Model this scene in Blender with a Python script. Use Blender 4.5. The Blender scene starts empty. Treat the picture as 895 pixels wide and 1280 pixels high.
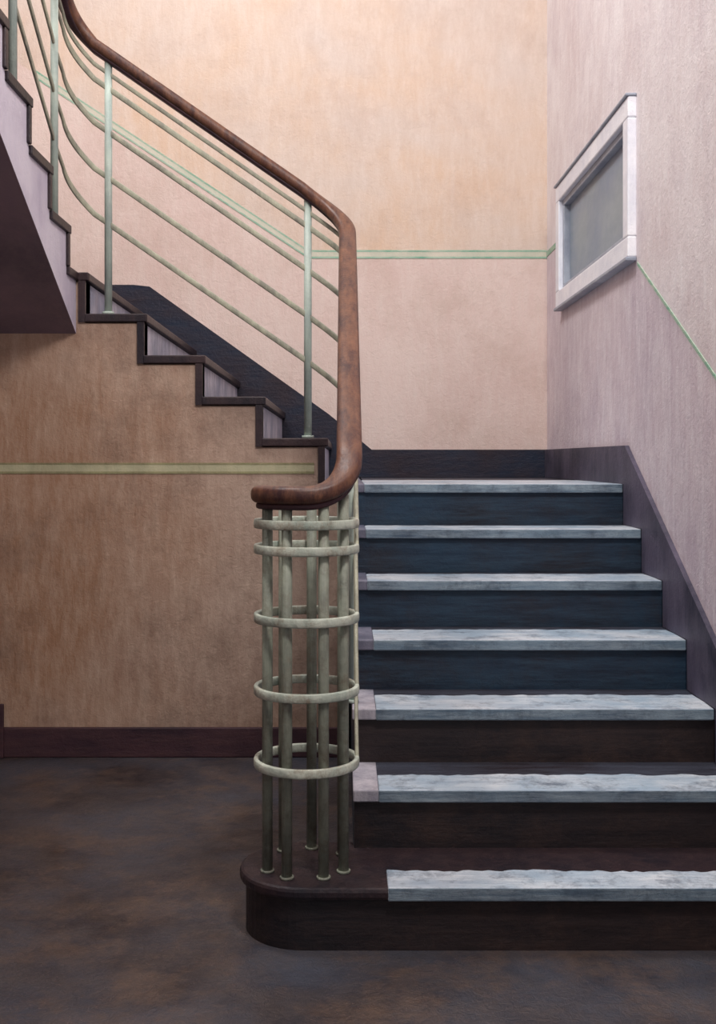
import bpy, bmesh, math, random
from mathutils import Vector

random.seed(4)
scene = bpy.context.scene
scene.view_settings.view_transform = 'Standard'

# ---------------------------------------------------------------- helpers
def lin(c):
    o = []
    for v in c:
        v = v / 255.0
        o.append(v / 12.92 if v <= 0.04045 else ((v + 0.055) / 1.055) ** 2.4)
    return (o[0], o[1], o[2], 1.0)

def paint(name, base, alt, streak=None, big=1.3, stretch=(20, 20, 4.5), rough=0.6,
          streak_amt=0.35, bump=0.25, dado=None, dado_cols=None, fleck=None, fleck_amt=0.0, spec=0.3,
          fleck_scale=9, fleck_pos=(0.48, 0.70), wash=None, wash_scale=0.55, wash_amt=0.6):
    m = bpy.data.materials.new(name)
    m.use_nodes = True
    nt = m.node_tree
    N, L = nt.nodes, nt.links
    bsdf = N['Principled BSDF']
    bsdf.inputs['Roughness'].default_value = rough
    bsdf.inputs['Specular IOR Level'].default_value = spec
    geo = N.new('ShaderNodeNewGeometry')
    pos = geo.outputs['Position']

    def noise(scale, detail, rg, vec=pos, dist=0.0):
        n = N.new('ShaderNodeTexNoise')
        n.inputs['Scale'].default_value = scale
        n.inputs['Detail'].default_value = detail
        n.inputs['Roughness'].default_value = rg
        n.inputs['Distortion'].default_value = dist
        L.new(vec, n.inputs['Vector'])
        return n.outputs['Fac']

    def ramp(fac, a, b, amt=1.0):
        r = N.new('ShaderNodeMapRange')
        r.inputs['From Min'].default_value = a
        r.inputs['From Max'].default_value = b
        r.inputs['To Max'].default_value = amt
        L.new(fac, r.inputs['Value'])
        return r.outputs[0]

    def mixc(fac, a, b, mode='MIX'):
        mx = N.new('ShaderNodeMix')
        mx.data_type = 'RGBA'
        mx.blend_type = mode
        for s, v in ((mx.inputs[0], fac), (mx.inputs[6], a), (mx.inputs[7], b)):
            if isinstance(v, (tuple, float, int)):
                s.default_value = v
            else:
                L.new(v, s)
        return mx.outputs[2]
    f1 = ramp(noise(big, 4, 0.6, dist=0.3), 0.36, 0.64)
    col = mixc(f1, lin(base), lin(alt))
    if dado:
        col2 = mixc(f1, lin(dado_cols[0]), lin(dado_cols[1]))
        sep = N.new('ShaderNodeSeparateXYZ')
        L.new(pos, sep.inputs[0])
        axis, zmax, z0, k, p0 = dado
        ma = N.new('ShaderNodeMath'); ma.operation = 'SUBTRACT'
        L.new(sep.outputs[axis], ma.inputs[0]); ma.inputs[1].default_value = p0
        mb = N.new('ShaderNodeMath'); mb.operation = 'MULTIPLY_ADD'
        L.new(ma.outputs[0], mb.inputs[0]); mb.inputs[1].default_value = k; mb.inputs[2].default_value = z0
        mc = N.new('ShaderNodeMath'); mc.operation = 'MINIMUM' if axis == 'Y' else 'MAXIMUM'
        L.new(mb.outputs[0], mc.inputs[0]); mc.inputs[1].default_value = zmax
        md = N.new('ShaderNodeMath'); md.operation = 'LESS_THAN'
        L.new(sep.outputs['Z'], md.inputs[0]); L.new(mc.outputs[0], md.inputs[1])
        col = mixc(md.outputs[0], col, col2)
    if wash is not None:
        col = mixc(ramp(noise(wash_scale, 3, 0.55, dist=0.4), 0.40, 0.62, wash_amt), col, lin(wash))
    mp = N.new('ShaderNodeMapping')
    mp.inputs['Scale'].default_value = stretch
    L.new(pos, mp.inputs['Vector'])
    n2 = noise(1.0, 6, 0.8, mp.outputs[0], 0.15)
    if streak is not None:
        col = mixc(ramp(n2, 0.40, 0.72, streak_amt), col, lin(streak))
    if fleck is not None:
        col = mixc(ramp(noise(fleck_scale, 7, 0.8, dist=0.1), fleck_pos[0], fleck_pos[1], fleck_amt), col, lin(fleck))
    L.new(col, bsdf.inputs['Base Color'])
    n4 = noise(38, 3, 0.75, dist=0.6)
    add = N.new('ShaderNodeMath'); add.operation = 'ADD'
    L.new(n2, add.inputs[0]); L.new(n4, add.inputs[1])
    bp = N.new('ShaderNodeBump')
    bp.inputs['Strength'].default_value = bump
    bp.inputs['Distance'].default_value = 0.012
    L.new(add.outputs[0], bp.inputs['Height'])
    L.new(bp.outputs[0], bsdf.inputs['Normal'])
    return m

def box(bm, x0, x1, y0, y1, z0, z1, mi=0):
    v = [bm.verts.new(p) for p in ((x0,y0,z0),(x1,y0,z0),(x1,y1,z0),(x0,y1,z0),
                                   (x0,y0,z1),(x1,y0,z1),(x1,y1,z1),(x0,y1,z1))]
    out = []
    for f in ((0,3,2,1),(4,5,6,7),(0,1,5,4),(1,2,6,5),(2,3,7,6),(3,0,4,7)):
        fc = bm.faces.new([v[i] for i in f]); fc.material_index = mi; out.append(fc)
    return out

def prism(bm, pts, a, b, axis, mi=0):
    def P(p, t):
        return {'Y': (p[0], t, p[1]), 'X': (t, p[0], p[1]), 'Z': (p[0], p[1], t)}[axis]
    A = [bm.verts.new(P(p, a)) for p in pts]
    B = [bm.verts.new(P(p, b)) for p in pts]
    n = len(pts)
    fs = [bm.faces.new(A), bm.faces.new(list(reversed(B)))]
    for i in range(n):
        fs.append(bm.faces.new((A[i], B[i], B[(i+1) % n], A[(i+1) % n])))
    for f in fs:
        f.material_index = mi
    return fs

def ribbon(bm, line, h, a, b, axis, mi=0):
    up = [(p[0], p[1] + h/2) for p in line]
    dn = [(p[0], p[1] - h/2) for p in reversed(line)]
    return prism(bm, up + dn, a, b, axis, mi)

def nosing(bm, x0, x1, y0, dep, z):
    """pale nosing, tread sheen painted in along with wear: straight front, irregular scuffed rear edge, blue front face"""
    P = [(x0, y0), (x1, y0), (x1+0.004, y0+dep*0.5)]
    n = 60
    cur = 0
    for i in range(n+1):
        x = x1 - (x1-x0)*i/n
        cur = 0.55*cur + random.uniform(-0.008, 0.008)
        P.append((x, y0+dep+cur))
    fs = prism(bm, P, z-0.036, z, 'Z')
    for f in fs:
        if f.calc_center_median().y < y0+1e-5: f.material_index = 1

def sweep(bm, path, w, h, closed=False, mi=0, seg=12, power=0.55):
    prof = []
    for i in range(seg):
        t = 2*math.pi*i/seg
        c, s = math.cos(t), math.sin(t)
        prof.append((w/2*math.copysign(abs(c)**power, c), h/2*math.copysign(abs(s)**power, s)))
    n = len(path)
    rings = []
    for i, p in enumerate(path):
        p = Vector(p)
        if closed:
            t = Vector(path[(i+1) % n]) - Vector(path[(i-1) % n])
        else:
            t = Vector(path[min(i+1, n-1)]) - Vector(path[max(i-1, 0)])
        t.normalize()
        side = t.cross(Vector((0, 0, 1)))
        side = Vector((1, 0, 0)) if side.length < 1e-4 else side.normalized()
        up = side.cross(t).normalized()
        rings.append([bm.verts.new(p + side*a + up*b) for a, b in prof])
    for i in range(n if closed else n-1):
        A, B = rings[i], rings[(i+1) % n]
        for j in range(seg):
            f = bm.faces.new((A[j], A[(j+1) % seg], B[(j+1) % seg], B[j]))
            f.material_index = mi; f.smooth = True
    if not closed:
        bm.faces.new(list(reversed(rings[0]))).material_index = mi
        bm.faces.new(rings[-1]).material_index = mi

def cyl(bm, x, y, z0, z1, r, mi=0, seg=14):
    A = [bm.verts.new((x + r*math.cos(2*math.pi*i/seg), y + r*math.sin(2*math.pi*i/seg), z0)) for i in range(seg)]
    B = [bm.verts.new((v.co.x, v.co.y, z1)) for v in A]
    bm.faces.new(list(reversed(A))).material_index = mi
    bm.faces.new(B).material_index = mi
    for i in range(seg):
        f = bm.faces.new((A[i], A[(i+1) % seg], B[(i+1) % seg], B[i]))
        f.smooth = True; f.material_index = mi

def finish(name, bm, mats, parent=None, bevel=0.0):
    bmesh.ops.recalc_face_normals(bm, faces=bm.faces)
    me = bpy.data.meshes.new(name)
    bm.to_mesh(me); bm.free()
    for m in (mats if isinstance(mats, (list, tuple)) else [mats]):
        me.materials.append(m)
    ob = bpy.data.objects.new(name, me)
    scene.collection.objects.link(ob)
    if parent: ob.parent = parent
    if bevel > 0:
        md = ob.modifiers.new('bevel', 'BEVEL'); md.width = bevel; md.segments = 2
        md.limit_method = 'ANGLE'
    return ob

def empty(name):
    e = bpy.data.objects.new(name, None)
    scene.collection.objects.link(e)
    return e

# ---------------------------------------------------------------- constants
YW = 6.48      # back wall
XR = 1.18      # right wall
XL = -2.45     # left wall
YT = 4.85      # wall below the second flight
H = 6.2
R1, T1, Y0 = 0.17, 0.287, 2.632
LZ = 1.19
def Yn(i): return Y0 + T1*i
X2 = [-0.087, -0.358, -0.619, -0.872, -1.127]
Z2 = [1.385, 1.565, 1.745, 1.925, 2.105]

# ---------------------------------------------------------------- materials
M_back = paint('plaster_peach', (206,190,181), (214,184,160), (224,210,202), big=0.9, streak_amt=0.5,
               dado=('X', 2.485, 2.485, -0.66, -0.207), dado_cols=((220,198,190),(210,184,176)),
               fleck=(186,160,146), fleck_amt=0.4, fleck_scale=2.6, bump=0.32)
M_right = paint('plaster_pale_pinkish_white', (228,220,222), (212,198,200), (244,240,242), big=1.4, streak_amt=0.55,
                dado=('Y', 2.485, 2.09, 0.56, 4.5), dado_cols=((190,174,186),(212,196,202)),
                fleck=(186,168,178), fleck_amt=0.45, fleck_scale=2.6, bump=0.32)
M_tan = paint('plaster_tan_shaded', (184,160,146), (158,132,118), (204,182,164), big=1.4, streak_amt=0.5,
              fleck=(100,78,68), fleck_amt=0.6, fleck_scale=2.0, wash=(146,104,74), wash_amt=0.75, bump=0.32)  # dimness of this wall is put into a browner plaster colour
M_left = paint('plaster_left', (190,170,160), (175,155,150), (200,185,175))
M_floor = paint('floor_dark', (70,72,82), (46,40,43), (90,79,74), big=1.8, stretch=(7,7,7), rough=0.28,
                streak_amt=0.6, fleck=(116,92,76), fleck_amt=0.5, bump=0.3, fleck_scale=3.0)
M_riser = paint('stair_slate_blue', (28,48,68), (28,28,38), (58,84,104), big=1.8, stretch=(3,20,34), rough=0.45,
                streak_amt=0.55, fleck=(52,40,38), fleck_amt=0.4, fleck_scale=5)
M_riserbr = paint('stair_brown_black', (38,31,33), (26,25,31), (70,56,54), big=1.6, stretch=(3,20,34), rough=0.45,
                streak_amt=0.5, fleck=(78,58,50), fleck_amt=0.45, fleck_scale=5)
M_tread = paint('stair_tread_dark', (58,60,72), (44,38,44), (92,98,112), big=3, stretch=(4,30,30), rough=0.35, streak_amt=0.5)
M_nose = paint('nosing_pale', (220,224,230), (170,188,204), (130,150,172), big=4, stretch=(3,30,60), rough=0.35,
               streak_amt=0.75, fleck=(70,80,98), fleck_amt=0.75, fleck_scale=10, fleck_pos=(0.50, 0.68))  # pale colour paints the glossy tread's reflected light; dark flecks are wear
M_nosef = paint('nosing_face_blue', (112,132,148), (70,86,104), (190,202,208), big=4, stretch=(4,30,50), rough=0.4,
                streak_amt=0.5, fleck=(46,52,66), fleck_amt=0.7, fleck_scale=11)
M_edge = paint('stair_edge_dark', (50,37,41), (32,28,36), (86,66,64), big=4, rough=0.4)
M_riserlt = paint('riser_pale', (214,212,226), (164,168,190), (90,100,126), big=5, streak_amt=0.65)
M_endlt = paint('tread_end_pale', (186,180,188), (130,130,146), (90,90,108), big=5, streak_amt=0.65)
M_endgr = paint('tread_end_grey', (130,128,144), (80,82,100), (56,62,80), big=5, streak_amt=0.6)
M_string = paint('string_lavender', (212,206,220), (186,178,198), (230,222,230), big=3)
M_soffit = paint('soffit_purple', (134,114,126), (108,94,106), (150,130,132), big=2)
M_skirt_dk = paint('skirting_dark', (38,31,42), (24,36,56), (70,54,56), big=3, rough=0.45, stretch=(4,4,30))
M_skirt_pl = paint('skirting_plum', (66,43,51), (42,29,40), (98,68,64), big=3, rough=0.5, stretch=(4,4,30))
M_skirt_gr = paint('skirting_grey', (84,78,96), (50,49,64), (120,112,126), big=3, rough=0.5)
M_wood = paint('handrail_wood', (84,50,40), (54,33,37), (156,108,78), big=5, stretch=(30,6,12), rough=0.42, streak_amt=0.55, spec=0.4, bump=0.15)
M_rail = paint('rail_paint_grey_green', (156,156,138), (122,120,110), (206,204,178), big=7, rough=0.45, streak_amt=0.5)
M_ring = paint('ring_paint_worn', (202,208,194), (148,160,150), (232,230,216), big=9, rough=0.4,
               fleck=(122,90,64), fleck_amt=0.8, fleck_scale=13)
M_post = paint('post_paint_grey_green', (138,144,130), (102,106,98), (188,190,172), big=7, rough=0.45, stretch=(60,60,4),
               fleck=(92,74,60), fleck_amt=0.7, fleck_scale=11)
M_balu = paint('baluster_pale_green', (174,188,178), (146,160,156), (214,218,206), big=7, rough=0.45, stretch=(60,60,4))
M_green = paint('line_green', (150,182,160), (108,162,138), (208,206,192), big=6, stretch=(10,10,60), streak_amt=0.7)
M_greenlt = paint('line_green_pale', (204,198,182), (186,190,172), (218,204,190), big=6)
M_olive = paint('line_olive', (146,144,106), (120,114,86), (196,180,144), big=6)
M_tanline = paint('line_tan_pale', (184,180,150), (160,156,128), (204,192,160), big=6)
M_frame = paint('frame_white', (242,242,248), (218,220,232), (250,250,253), big=5, rough=0.4)
M_sash = paint('sash_grey', (146,152,168), (176,182,194), (116,124,140), big=5, rough=0.4)
M_glass = paint('glass_frosted', (136,148,166), (156,166,172), (106,126,138), big=2.4, rough=0.45, stretch=(3,3,10), spec=0.25, bump=0.05)

# ---------------------------------------------------------------- room shell
bm = bmesh.new(); box(bm, XL-0.1, XR+0.1, -3.0, YW+0.1, -0.1, 0); finish('floor', bm, M_floor)
bm = bmesh.new(); box(bm, XL-0.1, XR+0.1, YW, YW+0.1, 0, H); finish('wall_back', bm, M_back)
bm = bmesh.new(); box(bm, XL-0.1, XL, -3.0, YW, 0, H); finish('wall_left', bm, M_left)

wy0, wy1, wz0, wz1 = 4.56, 5.98, 2.17, 2.70
bm = bmesh.new()
box(bm, XR, XR+0.1, -3.0, wy0, 0, H)
box(bm, XR, XR+0.1, wy1, YW, 0, H)
box(bm, XR, XR+0.1, wy0, wy1, 0, wz0)
box(bm, XR, XR+0.1, wy0, wy1, wz1, H)
finish('wall_right', bm, M_right)

win = empty('window_1')
def frame(bm, y0, y1, z0, z1, w, x0, x1):
    box(bm, x0, x1, y0, y1, z0, z0+w)
    box(bm, x0, x1, y0, y1, z1-w, z1)
    box(bm, x0, x1, y0, y0+w, z0+w, z1-w)
    box(bm, x0, x1, y1-w, y1, z0+w, z1-w)
bm = bmesh.new(); frame(bm, wy0-0.06, wy1+0.06, wz0-0.06, wz1+0.06, 0.085, XR-0.035, XR+0.002)
finish('casing', bm, M_frame, win, 0.006)
bm = bmesh.new(); frame(bm, wy0+0.02, wy1-0.02, wz0+0.02, wz1-0.02, 0.035, XR-0.012, XR+0.05)
finish('sash', bm, M_sash, win, 0.004)
bm = bmesh.new(); box(bm, XR+0.02, XR+0.03, wy0+0.04, wy1-0.04, wz0+0.04, wz1-0.04)
finish('pane', bm, M_glass, win)
bm = bmesh.new()
box(bm, XR-0.045, XR, wy0-0.065, wy1+0.065, wz0-0.076, wz0-0.06)
box(bm, XR-0.045, XR, wy0-0.065, wy1+0.065, wz1+0.06, wz1+0.072)
finish('sill', bm, M_sash, win, 0.004)

pts = [(0.02, 0), (0.02, 1.15), (X2[0], 1.15)]
for k in range(5):
    pts.append((X2[k], Z2[k]-0.04))
    if k < 4: pts.append((X2[k+1], Z2[k]-0.04))
pts += [(-1.165, Z2[4]-0.04), (-1.165, 1.84), (XL, 1.84), (XL, 0)]
bm = bmesh.new(); prism(bm, pts, YT, YT+0.1, 'Y'); finish('wall_center', bm, M_tan)

# ---------------------------------------------------------------- staircase
st = empty('staircase')
pts = [(Yn(2)+0.02, 0.0)]
for i in range(2, 8):
    if i > 2: pts.append((Yn(i)+0.02, (i-1)*R1-0.036))
    pts.append((Yn(i)+0.02, i*R1-0.036))
pts += [(YW-0.002, LZ-0.036), (YW-0.002, 0)]
bm = bmesh.new(); prism(bm, pts, 0.03, XR-0.002, 'X')
for f in bm.faces:
    c = f.calc_center_median()
    if c.y < 3.6: f.material_index = 1
finish('lower_flight_core', bm, [M_riser, M_riserbr], st)
bm = bmesh.new(); box(bm, X2[0], 0.03, YT+0.1, YW-0.002, 0.0, LZ-0.036); finish('landing_core', bm, M_riser, st)
bt = bmesh.new(); bn = bmesh.new(); be = bmesh.new()
for i in range(2, 8):
    y0 = Yn(i); z = i*R1
    yb = Yn(i+1)+0.02 if i < 7 else YW-0.002
    dep = {2: 0.165, 3: 0.215, 4: 0.235, 5: 0.245, 6: 0.245, 7: 0.9}[i]
    box(bt, 0.095, XR-0.002, y0+0.012, yb, z-0.036, z-0.002)
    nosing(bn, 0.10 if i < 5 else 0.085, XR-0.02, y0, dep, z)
    box(be, 0.026, 0.101 if i < 5 else 0.086, y0+0.006, yb, z-0.036, z-0.001, 0 if i < 4 else 1)
box(bt, X2[0]-0.01, 0.02, YT-0.01, YW-0.002, LZ-0.036, LZ-0.001)
finish('treads', bt, M_tread, st)
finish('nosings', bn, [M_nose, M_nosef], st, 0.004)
finish('tread_ends', be, [M_endlt, M_endgr], st, 0.004)

# curtail (bullnose) first step
CX, CY, CR = -0.104, 3.10, 0.140
def curtail(r, back):
    P = [(XR-0.002, CY-r), (CX, CY-r)]
    for a in range(1, 24):
        t = math.radians(270 - a*180/24)
        P.append((CX + r*math.cos(t), CY + r*math.sin(t)))
    P.append((CX, CY+r))
    P += [(0.03, CY+r), (0.03, back), (XR-0.002, back)]
    return P
bm = bmesh.new(); prism(bm, curtail(0.168, 3.26), 0, 0.137, 'Z'); finish('curtail_riser', bm, M_riserbr, st)
bm = bmesh.new(); prism(bm, curtail(0.185, 3.262), 0.136, 0.168, 'Z'); finish('curtail_tread', bm, M_edge, st, 0.010)
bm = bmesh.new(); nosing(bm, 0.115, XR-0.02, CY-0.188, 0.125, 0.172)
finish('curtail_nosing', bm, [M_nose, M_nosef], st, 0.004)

# second flight
br = bmesh.new(); bt = bmesh.new(); be = bmesh.new(); bc = bmesh.new()
YB = YW-0.002
zp = LZ
for k in range(5):
    xn = X2[k+1] if k < 4 else XL+0.002
    box(br, X2[k]-0.02, X2[k], YT+0.005, YB, zp-0.001, Z2[k]-0.04)
    y0 = YT-0.014
    if k < 4:
        box(bt, xn, X2[k]+0.018, y0, YB, Z2[k]-0.036, Z2[k])
        box(bc, xn, X2[k]-0.02, YT+0.1, YB, 0.0, Z2[k]-0.036)
    else:
        box(bt, xn, X2[k]+0.018, YT+0.0, YB, Z2[k]-0.036, Z2[k])
        box(bt, -1.17, X2[k]+0.018, y0, YT, Z2[k]-0.036, Z2[k])
        box(bc, xn, X2[k]-0.02, YT+0.1, YB, 0.0, Z2[k]-0.036)
    box(be, X2[k]-0.026, X2[k]+0.004, YT-0.012, YT+0.006, zp-0.036 if k else zp, Z2[k]-0.036)
    zp = Z2[k]
finish('upper_flight_risers', br, M_riserlt, st)
finish('upper_flight_treads', bt, M_edge, st, 0.005)
finish('upper_flight_edging', be, M_edge, st)
finish('upper_flight_core', bc, M_riser, st)

# third flight
XS = -1.165
XL2 = XL+0.002
Y3, Z3, T3, R3 = 4.70, 2.28, 0.29, 0.175
n3 = 10
pts = [(YT, 1.84), (YT, Z2[4]-0.036), (Y3, Z2[4]-0.036)]
for j in range(n3):
    pts.append((Y3-T3*j, Z3+R3*j-0.036))
    pts.append((Y3-T3*(j+1), Z3+R3*j-0.036))
ye = Y3-T3*n3
pts += [(ye-1.0, Z3+R3*(n3-1)-0.036), (ye-1.0, Z3+R3*(n3-1)-0.25), (ye, 1.84+0.52*(YT-ye))]
bm = bmesh.new(); prism(bm, pts, XL2, XS, 'X')
bmesh.ops.recalc_face_normals(bm, faces=bm.faces)
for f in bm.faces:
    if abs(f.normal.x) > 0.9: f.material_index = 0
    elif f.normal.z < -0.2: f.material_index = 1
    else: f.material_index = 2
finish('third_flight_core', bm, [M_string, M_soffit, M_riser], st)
bt = bmesh.new()
for j in range(n3):
    y = Y3-T3*j; z = Z3+R3*j
    box(bt, XL2, XS+0.014, y-T3, y+0.015, z-0.036, z)
    box(bt, XS-0.006, XS+0.012, y-0.028, y+0.004, z-R3, z-0.036)
box(bt, XL2, XS+0.014, Y3-0.02, YT, Z2[4]-0.036, Z2[4]-0.0005)
finish('third_flight_treads', bt, M_edge, st, 0.004)

# ---------------------------------------------------------------- skirtings
bm = bmesh.new()
box(bm, XL, 0.02, YT-0.018, YT, 0, 0.13)
finish('baseboard_center', bm, M_skirt_pl, None, 0.005)
bm = bmesh.new()
box(bm, -1.56, -1.472, YT-0.03, YT-0.0185, 0, 0.235)
finish('trim_1', bm, M_skirt_pl, None, 0.004)
def n2(x): return Z2[0] + 0.6923*(X2[0]-x)
bm = bmesh.new()
P = [(XR, LZ), (XR, LZ+0.16), (0.16, LZ+0.16), (X2[0], n2(X2[0])+0.17), (X2[4], n2(X2[4])+0.19), (-1.22, Z2[4]+0.20), (XL, Z2[4]+0.20), (XL, Z2[4]),
     (X2[4], Z2[4])]
for k in range(4, -1, -1):
    P.append((X2[k], Z2[k]))
    P.append((X2[k], Z2[k-1] if k > 0 else LZ))
cl = []
for p in P:
    if not cl or (abs(p[0]-cl[-1][0])+abs(p[1]-cl[-1][1])) > 1e-4: cl.append(p)
prism(bm, cl, YW-0.02, YW, 'Y')
finish('baseboard_back', bm, M_skirt_dk)
def n1(y): return R1*(y-Y0)/T1
bm = bmesh.new()
P = [(YW-0.02, LZ), (YW-0.02, LZ+0.16), (Yn(7)-0.02, LZ+0.16), (2.75, n1(2.75)+0.21), (2.75, 0.0)]
P += [(Yn(1)-0.02, 0.0)]
for i in range(1, 8):
    P.append((Yn(i), (i-1)*R1 + 0.001))
    P.append((Yn(i), i*R1+0.0005))
cl = []
for p in P:
    if not cl or (abs(p[0]-cl[-1][0])+abs(p[1]-cl[-1][1])) > 2e-3: cl.append(p)
prism(bm, cl, XR-0.018, XR, 'X')
box(bm, XR-0.018, XR, -3.0, 2.75, 0, 0.2)
finish('baseboard_right', bm, M_skirt_gr)
bm = bmesh.new(); box(bm, XL, XL+0.018, -3.0, YT-0.02, 0, 0.13)
finish('baseboard_left', bm, M_skirt_pl)

# ---------------------------------------------------------------- painted dado lines
bm = bmesh.new()
ln = [(XR, 2.485), (-0.207, 2.485), (-1.8, 2.485+0.66*1.593)]
ribbon(bm, ln, 0.036, YW-0.002, YW, 'Y', 0)
for o in (0.019, -0.019):
    ribbon(bm, [(a, b+o) for a, b in ln], 0.011, YW-0.003, YW, 'Y', 1)
finish('trim_2', bm, [M_greenlt, M_green])
bm = bmesh.new()
ribbon(bm, [(YW, 2.485), (6.045, 2.485)], 0.03, XR-0.003, XR, 'X')
ribbon(bm, [(4.48, 2.08), (2.75, 2.08-0.56*1.73)], 0.014, XR-0.003, XR, 'X')
finish('trim_3', bm, M_green)
bm = bmesh.new()
box(bm, XL, -0.13, YT-0.002, YT, 1.240, 1.272, 0)
box(bm, XL, -0.13, YT-0.003, YT, 1.230, 1.240, 1)
box(bm, XL, -0.13, YT-0.003, YT, 1.270, 1.278, 1)
finish('trim_4', bm, [M_tanline, M_olive])

# ---------------------------------------------------------------- railing
rl = empty('stair_railing')
def base_path(cr, climb):
    xr = CX + cr
    P = []
    n = 30
    zr = n1(CY) if climb else 0.17
    for i in range(n+1):
        a = 180 + 180*i/n
        t = math.radians(a)
        z = 0.17
        if climb and a > 270:
            u = (a-270)/90.0
            z += (zr-0.17)*u*u
        P.append((CX + cr*math.cos(t), CY + cr*math.sin(t), z))
    if climb:
        y = 3.14
        while y < 4.64:
            P.append((xr, y, n1(y))); y += 0.06
    else:
        for y, z in ((3.16, 0.185), (3.22, 0.222), (3.28, 0.268), (3.34, 0.318)):
            P.append((xr, y, z))
        y = 3.42
        while y < 4.66:
            P.append((xr, y, min(n1(y), 0.318 + (y-3.34)*0.70))); y += 0.06
    z0 = n1(4.67); r = 0.2
    z1 = n2(xr-r)
    for i in range(13):
        t = math.radians(90*i/12)
        P.append((xr - r + r*math.cos(t), 4.67 + r*math.sin(t), z0 + (z1-z0)*i/12))
    x = xr - r - 0.08
    while x > -1.06:
        P.append((x, 4.87, n2(x))); x -= 0.08
    z0 = n2(-1.09); z1 = 2.26; r = 0.11
    for i in range(11):
        t = math.radians(90 + 90*i/10)
        P.append((-1.09 + r*math.cos(t), 4.76 + r*math.sin(t), z0 + (z1-z0)*i/10))
    y = 4.66
    while y > ye:
        P.append((-1.20, y, Z3 + R3/T3*(Y3-y))); y -= 0.1
    return P
HO = 1.025
BH = base_path(0.119, True)
bm = bmesh.new()
sweep(bm, [(p[0], p[1], p[2]+HO) for p in BH], 0.072, 0.050, seg=20, power=0.7)
finish('handrail', bm, M_wood, rl)
bm = bmesh.new()
sweep(bm, [(p[0], p[1], p[2]+HO-0.031) for p in BH], 0.044, 0.018)
finish('handrail_core', bm, M_skirt_pl, rl)
BR = base_path(CR, False)
OFF = [0.285, 0.485, 0.685, 0.875]
bm = bmesh.new()
for o in OFF + [0.94]:
    sweep(bm, [(p[0], p[1], p[2]+o) for p in BR[30:]], 0.012, 0.024 if o < 0.9 else 0.018)
finish('rails', bm, M_rail, rl)
bm = bmesh.new()
for o in OFF + [0.945]:
    ring = [(CX + CR*math.cos(2*math.pi*i/48), CY + CR*math.sin(2*math.pi*i/48), 0.17+o) for i in range(48)]
    sweep(bm, ring, 0.014, 0.026, closed=True)
finish('newel_rings', bm, M_ring, rl)
bm = bmesh.new()
for a in (-60, -24, 24, 58, 125, 175, 215):
    t = math.radians(a)
    r = CR - 0.019
    cyl(bm, CX + r*math.sin(t), CY - r*math.cos(t), 0.168, 0.17+HO-0.03 + (0.03 if a in (58, 125) else 0), 0.0145)
    cyl(bm, CX + r*math.sin(t), CY - r*math.cos(t), 0.168, 0.175, 0.019)
finish('newel_posts', bm, M_post, rl)
bm = bmesh.new()
XB = CX + 0.13
for i in (3, 5, 7):
    y = Yn(i)+0.10
    cyl(bm, XB, y, i*R1, n1(y)+HO-0.03, 0.013)
    cyl(bm, XB, y, i*R1, i*R1+0.01, 0.022)
for x, zb in ((-0.158, Z2[0]), (-1.03, Z2[3])):
    cyl(bm, x, 4.875, zb, n2(x)+HO-0.03, 0.017)
    cyl(bm, x, 4.875, zb, zb+0.012, 0.026)
for j in (0, 2, 4, 6, 8):
    y = Y3-T3*j-0.08
    zb = Z3+R3*j
    cyl(bm, -1.20, y, zb, Z3 + R3/T3*(Y3-y)+HO-0.03, 0.016)
    cyl(bm, -1.20, y, zb, zb+0.012, 0.024)
finish('balusters', bm, M_balu, rl)

# ---------------------------------------------------------------- light
w = bpy.data.worlds.new('World'); scene.world = w
w.use_nodes = True
w.node_tree.nodes['Background'].inputs[0].default_value = (0.98, 0.97, 1.0, 1)
w.node_tree.nodes['Background'].inputs[1].default_value = 0.58
def area(name, loc, target, sx, sy, e, col):
    d = bpy.data.lights.new(name, 'AREA'); d.shape = 'RECTANGLE'; d.size = sx; d.size_y = sy
    d.energy = e; d.color = col
    o = bpy.data.objects.new(name, d); scene.collection.objects.link(o)
    o.location = loc
    o.rotation_euler = (Vector(target)-Vector(loc)).to_track_quat('-Z', 'Y').to_euler()
    return o
area('skylight_lamp', (-1.4, 3.9, 5.8), (1.2, 5.0, 2.0), 1.1, 1.1, 125, (1.0, 0.98, 0.96))
area('front_fill', (0.7, 1.0, 4.8), (0.1, 4.6, 1.0), 0.6, 0.6, 115, (1.0, 0.95, 0.90))  # unseen fill light, added to grade the lower wall and light the stairs

# ---------------------------------------------------------------- camera
cd = bpy.data.cameras.new('camera'); cam = bpy.data.objects.new('camera', cd)
scene.collection.objects.link(cam)
cam.location = (0, 0, 1.29)
cam.rotation_euler = (math.radians(90), 0, 0)
cd.sensor_fit = 'HORIZONTAL'; cd.sensor_width = 36
cd.lens = 36*1394/895
cd.shift_x = 17.5/895
cd.shift_y = -65/895
cd.clip_start = 0.05
scene.camera = cam
